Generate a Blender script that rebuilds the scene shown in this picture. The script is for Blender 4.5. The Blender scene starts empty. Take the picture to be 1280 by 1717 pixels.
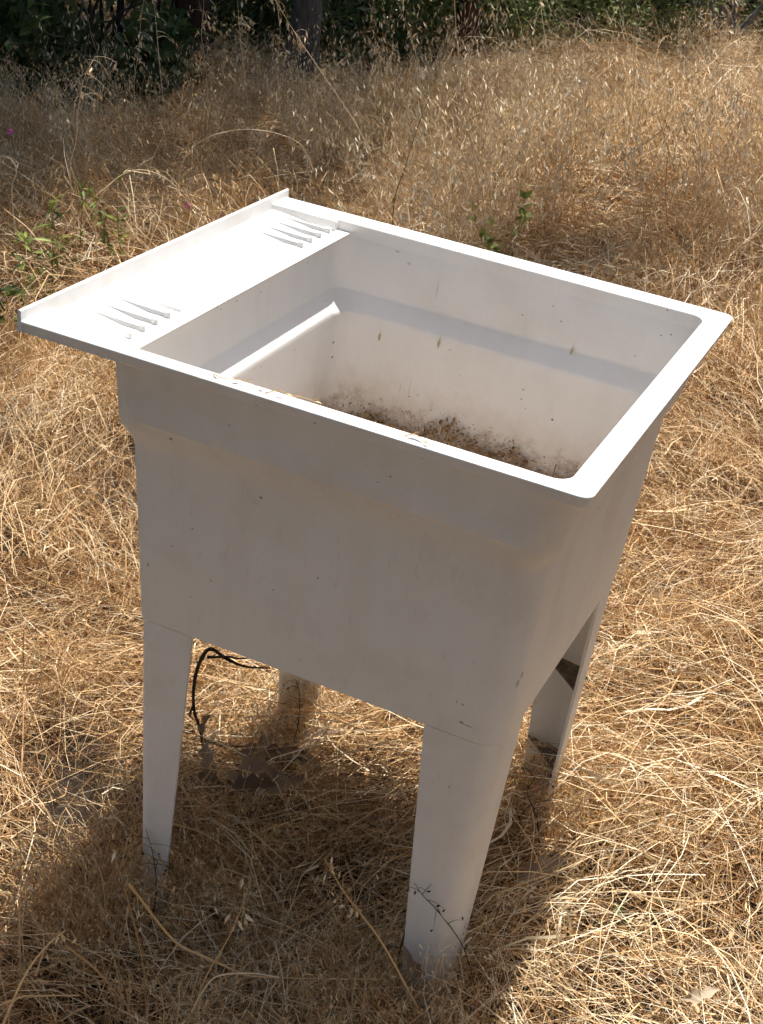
import bpy, bmesh, math, random
import numpy as np
from mathutils import Vector, Matrix

rng = np.random.default_rng(7)
random.seed(7)
scene = bpy.context.scene
COL = scene.collection

# ------------------------------------------------------------------ frames
# Sink frame: x from the back ledge to the front, y from the near to the far side, z up the legs.
# World frame: level ground, the sink leans back a little on it.
CAM_S = np.array([0.9155, -1.2616, 1.4924])
YAW, PITCH, ROLL, FPX = -0.3571, 0.4897, 0.1456, 2536.5
PW, PH = 1280.0, 1717.0
_f = np.array([math.sin(YAW)*math.cos(PITCH), math.cos(YAW)*math.cos(PITCH), -math.sin(PITCH)])
_r = np.array([math.cos(YAW), -math.sin(YAW), 0.0])
_u = np.cross(_r, _f)
R_ = math.cos(ROLL)*_r + math.sin(ROLL)*_u
U_ = -math.sin(ROLL)*_r + math.cos(ROLL)*_u
UP = np.array([0, 0, 1.0]) - R_[2]*R_
UP /= np.linalg.norm(UP)
FH = np.cross(UP, R_)
RG = np.stack([R_, FH, UP])                      # sink vector -> world vector
P0 = np.array([0.148, 0.09, 0.0])                # near back foot, at world z = 0
def s2w(p): return (np.asarray(p, float) - P0) @ RG.T
CAM = s2w(CAM_S)
FWD, RGT, UPV = RG @ _f, RG @ R_, RG @ U_
def gp(px, py, h=0.0):
    "ground (or height h) point seen at a photo pixel"
    d = FWD + RGT*(px-PW/2)/FPX - UPV*(py-PH/2)/FPX
    t = (h - CAM[2])/d[2]
    return CAM + t*d
def at(px, py, Y):
    "point at world depth Y seen at a photo pixel"
    d = FWD + RGT*(px-PW/2)/FPX - UPV*(py-PH/2)/FPX
    return CAM + (Y - CAM[1])/d[1]*d

# ------------------------------------------------------------------ camera, sky, sun, exposure
cam = bpy.data.cameras.new('camera'); camo = bpy.data.objects.new('camera', cam); COL.objects.link(camo)
cam.sensor_fit = 'VERTICAL'; cam.sensor_height = 36.0; cam.lens = 36.0*FPX/PH
cam.clip_start = 0.05; cam.clip_end = 1000
camo.matrix_world = Matrix(((RGT[0], UPV[0], -FWD[0], CAM[0]), (RGT[1], UPV[1], -FWD[1], CAM[1]),
                            (RGT[2], UPV[2], -FWD[2], CAM[2]), (0, 0, 0, 1)))
scene.camera = camo

SUN = RG @ np.array([-0.02, 0.335, 1.0]); SUN /= np.linalg.norm(SUN)     # towards the sun
elev = math.asin(SUN[2]); azim = math.atan2(SUN[0], SUN[1])
world = bpy.data.worlds.new('World'); scene.world = world; world.use_nodes = True
wn = world.node_tree.nodes; wl = world.node_tree.links
sky = wn.new('ShaderNodeTexSky'); sky.sky_type = 'NISHITA'; sky.sun_disc = False
sky.sun_elevation = elev; sky.sun_rotation = azim; sky.dust_density = 3.0; sky.ozone_density = 0.6
bg = wn['Background']; bg.inputs['Strength'].default_value = 0.058
wl.new(sky.outputs[0], bg.inputs['Color'])
sl = bpy.data.lights.new('sun', 'SUN'); sl.energy = 3.4; sl.angle = math.radians(0.53); sl.color = (1.0, 0.955, 0.89)
so = bpy.data.objects.new('sun', sl); COL.objects.link(so)
so.rotation_euler = Vector(SUN).to_track_quat('Z', 'Y').to_euler(); so.location = (0, 0, 12)
scene.view_settings.view_transform = 'Standard'; scene.view_settings.look = 'None'
scene.view_settings.exposure = 1.03; scene.view_settings.gamma = 1.0
scene.cycles.use_adaptive_sampling = True; scene.cycles.adaptive_threshold = 0.04; scene.cycles.adaptive_min_samples = 32
scene.cycles.max_bounces = 5; scene.cycles.diffuse_bounces = 4; scene.cycles.transmission_bounces = 2; scene.cycles.glossy_bounces = 2

# ------------------------------------------------------------------ helpers
def tag(o, label=None, cat=None, group=None, kind=None):
    if label: o['label'] = label
    if cat: o['category'] = cat
    if group: o['group'] = group
    if kind: o['kind'] = kind
    return o
def empty(name, loc=(0, 0, 0)):
    o = bpy.data.objects.new(name, None); COL.objects.link(o); o.location = loc
    o.empty_display_size = 0.1
    return o
def mesh_np(name, verts, faces, mats, smooth=True, attr=None, fmat=None):
    "faces: (n,k) array or list of arrays with different k"
    me = bpy.data.meshes.new(name)
    verts = np.asarray(verts, np.float32).reshape(-1, 3)
    fl = [np.asarray(f, np.int32) for f in (faces if isinstance(faces, list) else [faces])]
    me.vertices.add(len(verts)); me.vertices.foreach_set('co', verts.ravel())
    idx = np.concatenate([f.ravel() for f in fl]); tot = np.concatenate([np.full(len(f), f.shape[1], np.int32) for f in fl])
    me.loops.add(len(idx)); me.loops.foreach_set('vertex_index', idx)
    me.polygons.add(len(tot))
    me.polygons.foreach_set('loop_start', np.concatenate([[0], np.cumsum(tot)[:-1]]).astype(np.int32))
    me.polygons.foreach_set('loop_total', tot)
    if smooth: me.polygons.foreach_set('use_smooth', np.ones(len(tot), bool))
    for m in (mats if isinstance(mats, (list, tuple)) else [mats]): me.materials.append(m)
    if fmat is not None: me.polygons.foreach_set('material_index', np.asarray(fmat, np.int32))
    me.update(calc_edges=True)
    if attr is not None:
        a = me.attributes.new('tint', 'FLOAT', 'POINT'); a.data.foreach_set('value', np.asarray(attr, np.float32))
    me.validate()
    return me
def link(name, me, parent=None):
    o = bpy.data.objects.new(name, me); COL.objects.link(o)
    if parent is not None: o.parent = parent
    return o
def sharpen(me, ang=35):
    bm = bmesh.new(); bm.from_mesh(me)
    bmesh.ops.remove_doubles(bm, verts=bm.verts, dist=1e-5)
    bmesh.ops.recalc_face_normals(bm, faces=bm.faces)
    for e in bm.edges:
        if len(e.link_faces) == 2 and e.calc_face_angle(0) > math.radians(ang): e.smooth = False
    bm.to_mesh(me); bm.free()
class Buf:
    "collects shapes, built as ONE mesh"
    def __init__(s): s.v = []; s.f = {3: [], 4: []}; s.t = []; s.n = 0
    def add(s, v, f, tint=0.5):
        v = np.asarray(v, np.float32).reshape(-1, 3); f = np.asarray(f, np.int64)
        s.v.append(v); s.f[f.shape[1]].append(f + s.n); s.n += len(v)
        s.t.append(np.full(len(v), tint, np.float32) if np.isscalar(tint) else np.asarray(tint, np.float32))
    def mesh(s, name, mat, smooth=True):
        fl = [np.concatenate(x) for x in s.f.values() if x]
        return mesh_np(name, np.concatenate(s.v), fl, mat, smooth, np.concatenate(s.t))
    def build(s, name, mat, parent=None, smooth=True): return link(name, s.mesh(name, mat, smooth), parent)
def nrm(a): return a/np.maximum(np.linalg.norm(a, axis=-1, keepdims=True), 1e-9)
def ribbons(buf, P, w, tint, side=None, taper=0.35):
    "P (N,K,3) polylines, w (N,) widths"
    N, K, _ = P.shape
    tang = nrm(P[:, -1]-P[:, 0])
    if side is None:
        rv = nrm(rng.normal(size=(N, 3))); side = nrm(np.cross(tang, rv))
    t = np.linspace(0, 1, K)
    ww = (w[:, None]*0.5*(1-(1-taper)*t[None]**1.6))[..., None]*side[:, None, :]
    V = np.stack([P-ww, P+ww], 2).reshape(-1, 3)
    b = (np.arange(N)[:, None]*K + np.arange(K-1)[None])*2
    F = np.stack([b, b+1, b+3, b+2], -1).reshape(-1, 4)
    buf.add(V, F, np.repeat(tint, K*2))
def tube(buf, pts, rad, n=8, tint=0.5, jit=0.0):
    pts = np.asarray(pts, float); K = len(pts); rad = np.broadcast_to(rad, (K,))
    tg = nrm(np.gradient(pts, axis=0)); ref = np.array([0.31, 0.95, 0.07])
    a = nrm(np.cross(tg, ref)); b = np.cross(tg, a)
    th = np.linspace(0, 2*np.pi, n, endpoint=False)
    r = rad[:, None]*(1 + jit*rng.normal(size=(K, n)))
    V = pts[:, None] + r[..., None]*(np.cos(th)[None, :, None]*a[:, None] + np.sin(th)[None, :, None]*b[:, None])
    i = np.arange(K-1)[:, None]*n; j = np.arange(n)[None]; j2 = (j+1) % n
    F = np.stack([i+j, i+j2, i+n+j2, i+n+j], -1).reshape(-1, 4)
    buf.add(V.reshape(-1, 3), F, tint)
    buf.add(np.concatenate([V[-1], pts[-1:]]), np.stack([np.arange(n), (np.arange(n)+1) % n, np.full(n, n)], -1), tint)
def leaves(buf, C, D, N, L, Wd, tint, fold=0.25):
    "folded diamond-like leaves, 4 triangles each: base, two shoulders, tip"
    D = nrm(D); S = nrm(np.cross(D, N)); U = np.cross(S, D)
    L = L[:, None]; Wd = Wd[:, None]
    p0 = C; p1 = C + D*L*.45 + S*Wd*.5 + U*Wd*fold; p2 = C + D*L - U*L*.08; p3 = C + D*L*.45 - S*Wd*.5 + U*Wd*fold
    m = C + D*L*.5
    V = np.stack([p0, p1, p2, p3, m], 1).reshape(-1, 3)
    b = np.arange(len(C))[:, None]*5
    F = np.concatenate([b+np.array([[0, 1, 4]]), b+np.array([[1, 2, 4]]), b+np.array([[2, 3, 4]]), b+np.array([[3, 0, 4]])])
    buf.add(V, F, np.repeat(tint, 5))
def bez(pts, n=12):
    "smooth curve through points (Catmull-Rom)"
    p = np.asarray(pts, float); p = np.concatenate([2*p[:1]-p[1:2], p, 2*p[-1:]-p[-2:-1]])
    out = []
    for i in range(1, len(p)-2):
        for t in np.linspace(0, 1, n, endpoint=False):
            a, b, c, d = p[i-1:i+3]
            out.append(0.5*((2*b)+(c-a)*t+(2*a-5*b+4*c-d)*t*t+(3*b-a-3*c+d)*t**3))
    out.append(p[-2]); return np.array(out)

# ------------------------------------------------------------------ materials
def mat(name):
    m = bpy.data.materials.new(name); m.use_nodes = True
    nt = m.node_tree; return m, nt.nodes, nt.links, nt.nodes['Principled BSDF'], nt.nodes['Material Output']
def ramp(nodes, stops):
    r = nodes.new('ShaderNodeValToRGB'); e = r.color_ramp.elements
    while len(e) < len(stops): e.new(0.5)
    for x, (p, c) in zip(e, stops): x.position = p; x.color = (*c, 1)
    return r
def plant_mat(name, stops, rough=0.55, trans=0.25, inst=0.25, spec=0.3, patch=None):
    m, n, l, b, out = mat(name)
    at_ = n.new('ShaderNodeAttribute'); at_.attribute_name = 'tint'
    oi = n.new('ShaderNodeObjectInfo')
    a = n.new('ShaderNodeMath'); a.operation = 'MULTIPLY_ADD'; a.inputs[1].default_value = inst; l.new(oi.outputs['Random'], a.inputs[0])
    s = n.new('ShaderNodeMath'); s.operation = 'ADD'; l.new(at_.outputs['Fac'], s.inputs[0]); s.inputs[1].default_value = -inst/2
    l.new(s.outputs[0], a.inputs[2])
    src = a.outputs[0]
    if patch:                                            # broad patches of paler and browner straw
        g = n.new('ShaderNodeNewGeometry'); no = n.new('ShaderNodeTexNoise'); no.inputs['Scale'].default_value = patch[0]; no.inputs['Detail'].default_value = 3
        l.new(g.outputs['Position'], no.inputs['Vector'])
        q = n.new('ShaderNodeMath'); q.operation = 'MULTIPLY_ADD'; q.inputs[1].default_value = patch[1]; l.new(no.outputs['Fac'], q.inputs[0])
        z = n.new('ShaderNodeMath'); z.operation = 'ADD'; z.inputs[1].default_value = -patch[1]/2; l.new(src, z.inputs[0]); l.new(z.outputs[0], q.inputs[2]); src = q.outputs[0]
    r = ramp(n, stops); l.new(src, r.inputs[0])
    l.new(r.outputs[0], b.inputs['Base Color']); b.inputs['Roughness'].default_value = rough
    b.inputs['Specular IOR Level'].default_value = spec
    if trans:
        t = n.new('ShaderNodeBsdfTranslucent'); l.new(r.outputs[0], t.inputs['Color'])
        mx = n.new('ShaderNodeMixShader'); mx.inputs[0].default_value = trans
        l.new(b.outputs[0], mx.inputs[1]); l.new(t.outputs[0], mx.inputs[2]); l.new(mx.outputs[0], out.inputs['Surface'])
    return m
M = {}
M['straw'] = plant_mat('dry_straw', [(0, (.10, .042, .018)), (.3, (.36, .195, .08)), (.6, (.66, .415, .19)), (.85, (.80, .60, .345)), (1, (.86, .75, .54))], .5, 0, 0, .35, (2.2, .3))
M['oat'] = plant_mat('dry_oats', [(0, (.13, .075, .035)), (.3, (.46, .30, .155)), (.6, (.72, .545, .32)), (.85, (.84, .69, .47)), (1, (.88, .79, .61))], .5, 0, .25, .3, (1.3, .25))
M['weed'] = plant_mat('green_weed', [(0, (.05, .08, .022)), (.5, (.125, .175, .045)), (1, (.38, .43, .09))], .5, .3, .2)
M['leafdark'] = plant_mat('oak_foliage', [(0, (.03, .055, .017)), (.5, (.07, .115, .035)), (.85, (.13, .18, .06)), (1, (.20, .24, .085))], .4, .25, .15, .5)
M['leafbush'] = plant_mat('bush_foliage', [(0, (.05, .08, .022)), (.5, (.15, .195, .06)), (.85, (.25, .29, .11)), (1, (.34, .36, .15))], .45, .3, .15, .4)
M['dryleaf'] = plant_mat('dry_leaf', [(0, (.10, .06, .035)), (.4, (.24, .16, .10)), (.75, (.38, .28, .19)), (1, (.5, .4, .28))], .7, .08, .1, .2)
M['weedpale'] = plant_mat('oat_husk', [(0, (.42, .38, .20)), (1, (.66, .60, .36))], .5, .2, .1)
M['litter'] = plant_mat('leaf_litter', [(0, (.07, .04, .02)), (.35, (.24, .13, .055)), (.7, (.46, .29, .14)), (1, (.66, .50, .31))], .8, 0, .0, .15)
M['flower'] = plant_mat('pink_petal', [(0, (.5, .09, .32)), (1, (.78, .26, .60))], .5, .3, .1)
def bark(name, c0, c1, scale=9):
    m, n, l, b, out = mat(name)
    tc = n.new('ShaderNodeTexCoord'); mp = n.new('ShaderNodeMapping'); mp.inputs['Scale'].default_value = (scale, scale, scale*.22)
    l.new(tc.outputs['Object'], mp.inputs[0])
    no = n.new('ShaderNodeTexNoise'); no.inputs['Scale'].default_value = 3; no.inputs['Detail'].default_value = 8; no.inputs['Roughness'].default_value = .7; l.new(mp.outputs[0], no.inputs['Vector'])
    r = ramp(n, [(.35, c0), (.65, c1)]); l.new(no.outputs[0], r.inputs[0]); l.new(r.outputs[0], b.inputs['Base Color'])
    bp = n.new('ShaderNodeBump'); bp.inputs['Strength'].default_value = .8; bp.inputs['Distance'].default_value = .02; l.new(no.outputs[0], bp.inputs['Height']); l.new(bp.outputs[0], b.inputs['Normal'])
    b.inputs['Roughness'].default_value = .9
    return m
M['barkgrey'] = bark('grey_bark', (.05, .047, .045), (.17, .16, .155))
M['barkred'] = bark('red_brown_bark', (.035, .017, .012), (.11, .06, .042))
M['barkpale'] = bark('pale_dead_bark', (.10, .09, .085), (.27, .25, .235), 14)
M['twig'] = bark('dark_twig_bark', (.02, .014, .011), (.07, .05, .04), 30)

def soil_mat():
    m, n, l, b, out = mat('soil_and_thatch')
    g = n.new('ShaderNodeNewGeometry')
    no = n.new('ShaderNodeTexNoise'); no.inputs['Scale'].default_value = 45; no.inputs['Detail'].default_value = 8; no.inputs['Roughness'].default_value = .75; l.new(g.outputs['Position'], no.inputs['Vector'])
    r = ramp(n, [(.3, (.018, .011, .007)), (.55, (.06, .037, .022)), (.75, (.17, .11, .06))]); l.new(no.outputs[0], r.inputs[0])
    l.new(r.outputs[0], b.inputs['Base Color']); b.inputs['Roughness'].default_value = .95
    bp = n.new('ShaderNodeBump'); bp.inputs['Distance'].default_value = .02; l.new(no.outputs[0], bp.inputs['Height']); l.new(bp.outputs[0], b.inputs['Normal'])
    return m
M['soil'] = soil_mat()

def plastic_mat(name, inside):
    "weathered white moulded plastic: faint streaks, fly specks, and inside a tide of splashed soil"
    m, n, l, b, out = mat(name)
    tc = n.new('ShaderNodeTexCoord'); ob = tc.outputs['Object']
    def noise(scale, detail=4, rough=.6, vec=ob):
        x = n.new('ShaderNodeTexNoise'); x.inputs['Scale'].default_value = scale; x.inputs['Detail'].default_value = detail; x.inputs['Roughness'].default_value = rough
        l.new(vec, x.inputs['Vector']); return x.outputs['Fac']
    def math_(op, a, c, d=None, clamp=False):
        x = n.new('ShaderNodeMath'); x.operation = op; x.use_clamp = clamp
        for i, v in enumerate((a, c, d)):
            if v is None: continue
            if hasattr(v, 'links'): l.new(v, x.inputs[i])
            else: x.inputs[i].default_value = v
        return x.outputs[0]
    def mix(fac, a, c):
        x = n.new('ShaderNodeMix'); x.data_type = 'RGBA'
        if hasattr(fac, 'links'): l.new(fac, x.inputs['Factor'])
        else: x.inputs['Factor'].default_value = fac
        for k, v in (('A', a), ('B', c)):
            s = [i for i in x.inputs if i.name == k and i.type == 'RGBA'][0]
            if hasattr(v, 'links'): l.new(v, s)
            else: s.default_value = (*v, 1)
        return x.outputs[2]
    mp = n.new('ShaderNodeMapping'); mp.inputs['Scale'].default_value = (9, 9, 1.4); l.new(ob, mp.inputs[0])
    streak = noise(3.0, 5, .6, mp.outputs[0]); grime = noise(7, 6, .65)
    c = mix(math_('MULTIPLY', math_('SUBTRACT', streak, .45, clamp=True), .9, clamp=True), (.84, .83, .815), (.70, .665, .61))
    c = mix(math_('MULTIPLY', math_('SUBTRACT', grime, .48, clamp=True), 1.7, clamp=True), c, (.66, .62, .56))
    if not inside:                                       # soil splashed up the legs, chalky scuffs
        sz_ = n.new('ShaderNodeSeparateXYZ'); l.new(ob, sz_.inputs[0])
        sp = math_('MULTIPLY', math_('SUBTRACT', math_('MULTIPLY_ADD', noise(22, 7, .7), .28, .02), sz_.outputs['Z']), 7.0, clamp=True)
        c = mix(math_('MULTIPLY', sp, .7), c, (.36, .27, .18))
        mp2 = n.new('ShaderNodeMapping'); mp2.inputs['Scale'].default_value = (60, 60, 14); mp2.inputs['Rotation'].default_value = (.3, .5, .2); l.new(ob, mp2.inputs[0])
        c = mix(math_('MULTIPLY', math_('GREATER_THAN', noise(2.2, 3, .5, mp2.outputs[0]), .66), .16), c, (.56, .52, .47))
    # fly specks: small dots in some cells of a Voronoi pattern
    for sc, rad, keep in ((75, .085, .86), (28, .05, .80)):
        v = n.new('ShaderNodeTexVoronoi'); v.inputs['Scale'].default_value = sc; l.new(ob, v.inputs['Vector'])
        dot = math_('LESS_THAN', v.outputs['Distance'], rad)
        sep = n.new('ShaderNodeSeparateColor'); l.new(v.outputs['Color'], sep.inputs[0])
        k = math_('GREATER_THAN', sep.outputs[0], keep if inside else keep+.115)
        c = mix(math_('MULTIPLY', math_('MULTIPLY', dot, k), .75), c, (.07, .06, .05))
    marks = ([((.2155, .582, .826), (.004, .006, .0025)), ((.196, .582, .838), (.004, .006, .002)), ((.262, .58, .80), (.0008, .006, .016)), ((.238, .558, .655), (.0008, .006, .012)), ((.252, .558, .66), (.0008, .006, .02)),
              ((.32, .558, .70), (.0012, .006, .0012)), ((.42, .558, .68), (.0013, .006, .0013)), ((.30, .558, .73), (.002, .006, .0016))] if inside else
             [((.548, .0735, .512), (.0035, .006, .0022)), ((.556, .0735, .5105), (.008, .006, .0008)), ((.5465, .072, .537), (.0022, .006, .0022)), ((.539, .072, .538), (.0012, .006, .003)),
              ((.6005, .085, .575), (.004, .004, .007)), ((.602, .09, .585), (.004, .003, .006)), ((.20, .07, .548), (.001, .006, .001)), ((.62, .20, .80), (.006, .0012, .0016)), ((.142, .066, .572), (.0008, .006, .004))])
    for cpt, rr in marks:                                # scuffs, a nail scratch, dead gnats
        a_ = n.new('ShaderNodeVectorMath'); a_.operation = 'SUBTRACT'; l.new(ob, a_.inputs[0]); a_.inputs[1].default_value = cpt
        b_ = n.new('ShaderNodeVectorMath'); b_.operation = 'MULTIPLY'; l.new(a_.outputs[0], b_.inputs[0]); b_.inputs[1].default_value = tuple(1/q for q in rr)
        d_ = n.new('ShaderNodeVectorMath'); d_.operation = 'LENGTH'; l.new(b_.outputs[0], d_.inputs[0])
        c = mix(math_('MULTIPLY', math_('SUBTRACT', 1.15, d_.outputs['Value']), .4 if inside else 1.4, clamp=True), c, (.10, .09, .08))
    if inside:
        sx = n.new('ShaderNodeSeparateXYZ'); l.new(ob, sx.inputs[0])
        edge = noise(30, 8, .8)
        h = math_('MULTIPLY_ADD', edge, .16, .552)                       # height the soil splashed to
        film = math_('MULTIPLY', math_('SUBTRACT', math_('ADD', h, .045), sx.outputs['Z']), 9.0, clamp=True)
        c = mix(math_('MULTIPLY', film, .5), c, (.50, .37, .23))
        crust = math_('MULTIPLY', math_('SUBTRACT', h, sx.outputs['Z']), 26.0, clamp=True)
        crumbs = math_('GREATER_THAN', noise(150, 5, .7), .43)
        c = mix(math_('MULTIPLY', math_('MULTIPLY', crust, crumbs), .7), c, (.27, .18, .105))
    l.new(c, b.inputs['Base Color'])
    b.inputs['Roughness'].default_value = .46; b.inputs['Specular IOR Level'].default_value = .4
    bp = n.new('ShaderNodeBump'); bp.inputs['Strength'].default_value = .12; bp.inputs['Distance'].default_value = .002
    l.new(noise(420, 3, .6), bp.inputs['Height']); l.new(bp.outputs[0], b.inputs['Normal'])
    return m
M['plastic'] = plastic_mat('white_plastic', False)
M['plastic_in'] = plastic_mat('white_plastic_soiled', True)
M['dust'] = bark('dusty_plastic', (.10, .075, .05), (.30, .25, .19), 20)

# ------------------------------------------------------------------ ground
FEETZ = .02
SINKC = s2w((.37, .31, 0.0))
def soil_z(x, y):
    "world height of the soil: flat, dipping to the plane of the sink's feet under the sink"
    x = np.asarray(x, float); y = np.asarray(y, float)
    n = RG @ np.array([0, 0, 1.0]); c = s2w((.148, .09, FEETZ))
    feet = c[2] - ((x-c[0])*n[0] + (y-c[1])*n[1])/n[2]
    d2 = (x-SINKC[0])**2 + (y-SINKC[1])**2
    w = np.exp(-(d2/.40**2)**2)
    flat = -.012 + .018*np.sin(x*1.7+.4)*np.cos(y*1.3) + .012*np.sin(x*4.1+y*3.3)
    return (1-w)*flat + w*feet
def build_ground():
    def axis(lo, hi, c, fine, n):
        a = np.concatenate([np.arange(c-2.2, c+2.2, fine), c+2.2+np.cumsum(np.geomspace(fine, hi/6, n)), c-2.2-np.cumsum(np.geomspace(fine, hi/6, n))])
        return np.sort(a)
    xs = axis(-300, 300, SINKC[0], .06, 40); ys = axis(-300, 300, SINKC[1]+.5, .06, 40)
    X, Y = np.meshgrid(xs, ys, indexing='ij'); Z = soil_z(X, Y)
    V = np.stack([X, Y, Z], -1).reshape(-1, 3); ny = len(ys)
    i = (np.arange(len(xs)-1)[:, None]*ny + np.arange(ny-1)[None]).ravel()
    o = link('ground', mesh_np('ground', V, np.stack([i, i+ny, i+ny+1, i+1], -1), M['soil']))
    tag(o, 'dry brown soil under the straw', 'ground', kind='structure')
build_ground()

# ------------------------------------------------------------------ the sink
L, W, H = .6514, .6235, .86
XD = .104                                            # front edge of the back ledge
RN, RFR, RFA = .0191, .0296, .0412                   # rim widths: near, front, far
sink = empty('utility_sink')
Ms = Matrix([[*RG[0], 0], [*RG[1], 0], [*RG[2], 0], [0, 0, 0, 1]])
so_ = -(RG @ P0); Ms.translation = Vector(so_)
sink.matrix_world = Ms
tag(sink, 'white plastic laundry sink on four tapered legs standing in dry grass', 'sink')

def rrect(x0, x1, y0, y1, z, r, n=7, k=10, rb=None):
    "closed rounded rectangle, same count for any size"
    pts = []; rb = r if rb is None else rb
    C4 = ((x1-r, y0+r, -90, r), (x1-r, y1-r, 0, r), (x0+rb, y1-rb, 90, rb), (x0+rb, y0+rb, 180, rb))
    for i, (cx, cy, a0, q) in enumerate(C4):
        arc = [(cx+q*math.cos(math.radians(a0+90*t/n)), cy+q*math.sin(math.radians(a0+90*t/n))) for t in range(n+1)]
        pts += arc
        nx, ny, na, nq = C4[(i+1) % 4]; a1 = math.radians(na); e = (nx+nq*math.cos(a1), ny+nq*math.sin(a1))
        s = arc[-1]
        pts += [(s[0]+(e[0]-s[0])*t/k, s[1]+(e[1]-s[1])*t/k) for t in range(1, k)]
    return np.array([(x, y, z) for x, y in pts])
def upath(xs, x1, y0, y1, z, r, n=7, k=14):
    "open path round the near, front and far sides"
    pts = [(xs+(x1-r-xs)*t/k, y0) for t in range(k)]
    pts += [(x1-r+r*math.sin(math.radians(90*t/n)), y0+r-r*math.cos(math.radians(90*t/n))) for t in range(n+1)]
    pts += [(x1, y0+r+(y1-y0-2*r)*t/k) for t in range(1, k)]
    pts += [(x1-r+r*math.cos(math.radians(90*t/n)), y1-r+r*math.sin(math.radians(90*t/n))) for t in range(n+1)]
    pts += [(x1-r+(xs-x1+r)*t/k, y1) for t in range(1, k+1)]
    return np.array([(x, y, z) for x, y in pts])
def loft(rings, closed, cap0=False, cap1=False):
    n = len(rings[0]); V = np.concatenate(rings); F = []; T = []
    for i in range(len(rings)-1):
        for j in range(n if closed else n-1):
            a = i*n+j; b = i*n+(j+1) % n
            F.append((a, b, b+n, a+n))
    extra = []
    for flag, i in ((cap0, 0), (cap1, len(rings)-1)):
        if flag:
            c = rings[i].mean(0); extra.append(c); ci = len(V)+len(extra)-1
            for j in range(n): T.append((i*n+j, i*n+(j+1) % n, ci))
    if extra: V = np.concatenate([V, np.array(extra)])
    return V, np.array(F), np.array(T) if T else None

def part_from(name, pieces, mats, parent, ang=35, fmats=None):
    v = []; quads = []; tris = []; n = 0; qm = []; tm = []
    for i, (V, F, T) in enumerate(pieces):
        v.append(V); quads.append(F+n); qm += [fmats[i] if fmats else 0]*len(F)
        if T is not None: tris.append(T+n); tm += [fmats[i] if fmats else 0]*len(T)
        n += len(V)
    fl = [np.concatenate(quads)] + ([np.concatenate(tris)] if tris else [])
    me = mesh_np(name, np.concatenate(v), fl, mats, True, None, qm+tm)
    sharpen(me, ang)
    return link(name, me, parent)

def orr(x0, x1, y0, y1, z, r): return rrect(x0, x1, y0, y1, z, r, rb=.014)
outer = [orr(.1275, .596, .0725, .551, .4905, .030), orr(.127, .5965, .072, .5515, .494, .031),
         orr(.123, .601, .062, .562, .60, .034), orr(.1165, .606, .052, .572, .722, .036), orr(.1155, .6075, .050, .5735, .732, .036),
         orr(.111, .612, .0435, .580, .745, .036), orr(.1055, .6175, .0365, .587, .7565, .034), orr(.1045, .6195, .035, .5885, .764, .033),
         orr(.1035, .632, .023, .601, .838, .028), orr(.1035, .634, .021, .603, .8465, .028)]
inner = [rrect(XD, L-RFR, RN, W-RFA, .842, .018), rrect(.1065, .6195, .0225, .5805, .825, .022), rrect(.1120, .6133, .0284, .5778, .7735, .028),
         rrect(.1126, .6127, .029, .5773, .7690, .0285), rrect(.1130, .6122, .0296, .5768, .7682, .029), rrect(.1305, .5955, .0475, .5625, .7480, .034), rrect(.1318, .5943, .0490, .5614, .7462, .035),
         rrect(.1326, .5934, .0502, .5606, .7440, .036), rrect(.1330, .5929, .0508, .5602, .7400, .0364), rrect(.1333, .5924, .0515, .5598, .7340, .0366), rrect(.1385, .586, .066, .553, .60, .040),
         rrect(.1418, .582, .074, .548, .525, .045), rrect(.156, .572, .084, .538, .510, .045), rrect(.18, .55, .108, .514, .504, .045)]
basin = part_from('basin', [loft(outer, True, cap0=True), loft(inner, True, cap1=True)], [M['plastic'], M['plastic_in']], sink, 26, [0, 1])

def U(off, z, xs=0.0, r=.013): return upath(xs, L-off, off, W-off, z, max(r-off, .004))
lip = [upath(.004, L-.02, .02, W-.02, .8462, .01), upath(0.004, L-.006, .006, W-.006, .8455, .0070), U(.0040, .8445), U(.0028, .846), U(0, .8570), U(.0004, .8580), U(.0016, .8585), U(.003, .8585)]
top = [U(.003, .8585, XD), U(.0075, .8586, XD), U(.0088, .86, XD)]
inn = [upath(XD, L-RFR+.002, RN-.002, W-RFA+.002, .86, .020), upath(XD, L-RFR+.0006, RN-.0006, W-RFA+.0006, .8594, .0186), upath(XD, L-RFR, RN, W-RFA, .858, .018), upath(XD, L-RFR, RN, W-RFA, .842, .018)]
rim = part_from('rim', [loft(lip, False), loft(top+inn, False)], [M['plastic_in']], sink, 17)

# back ledge: recessed shelf between two corner blocks, sloping soap dishes left and right of a plateau
def ledge_z(x, y):
    t = min(max((x-.020)/(XD-.020), 0), 1)
    if y < .0517 or y > .5724: return H
    if .1665 < y < .4555: return .8525 - .0025*t
    return .8525 - .0105*t**1.25
ys = set(np.linspace(.012, W-.012, 38).round(4)) | {.003, .0075, .0088, W-.003, W-.0075, W-.0088}
for e in (.0517, .1665, .4555, .5724):
    ys = {y for y in ys if abs(y-e) > .004}
    s = -1 if e in (.0517, .4555) else 1
    ys |= {e-.0012, e-.0002, e+.0002, e+.0012}
ys = np.array(sorted(ys)); xs = np.unique(np.concatenate([[0.0, .003, .0105], np.linspace(.0115, XD-.001, 26)]))
def soft(x, y):
    zz = ledge_z(x, y)
    e_ = min(y, W-y)
    if e_ < .0088: return .8585 if e_ < .0076 else .86
    for e in (.0517, .5724, .1665, .4555):
        if abs(y-e) < .0016:
            a, b = ledge_z(x, e-.002), ledge_z(x, e+.002); w_ = (y-e+.0016)/.0032; w_ = w_*w_*(3-2*w_); zz = a+(b-a)*w_
    return zz
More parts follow.
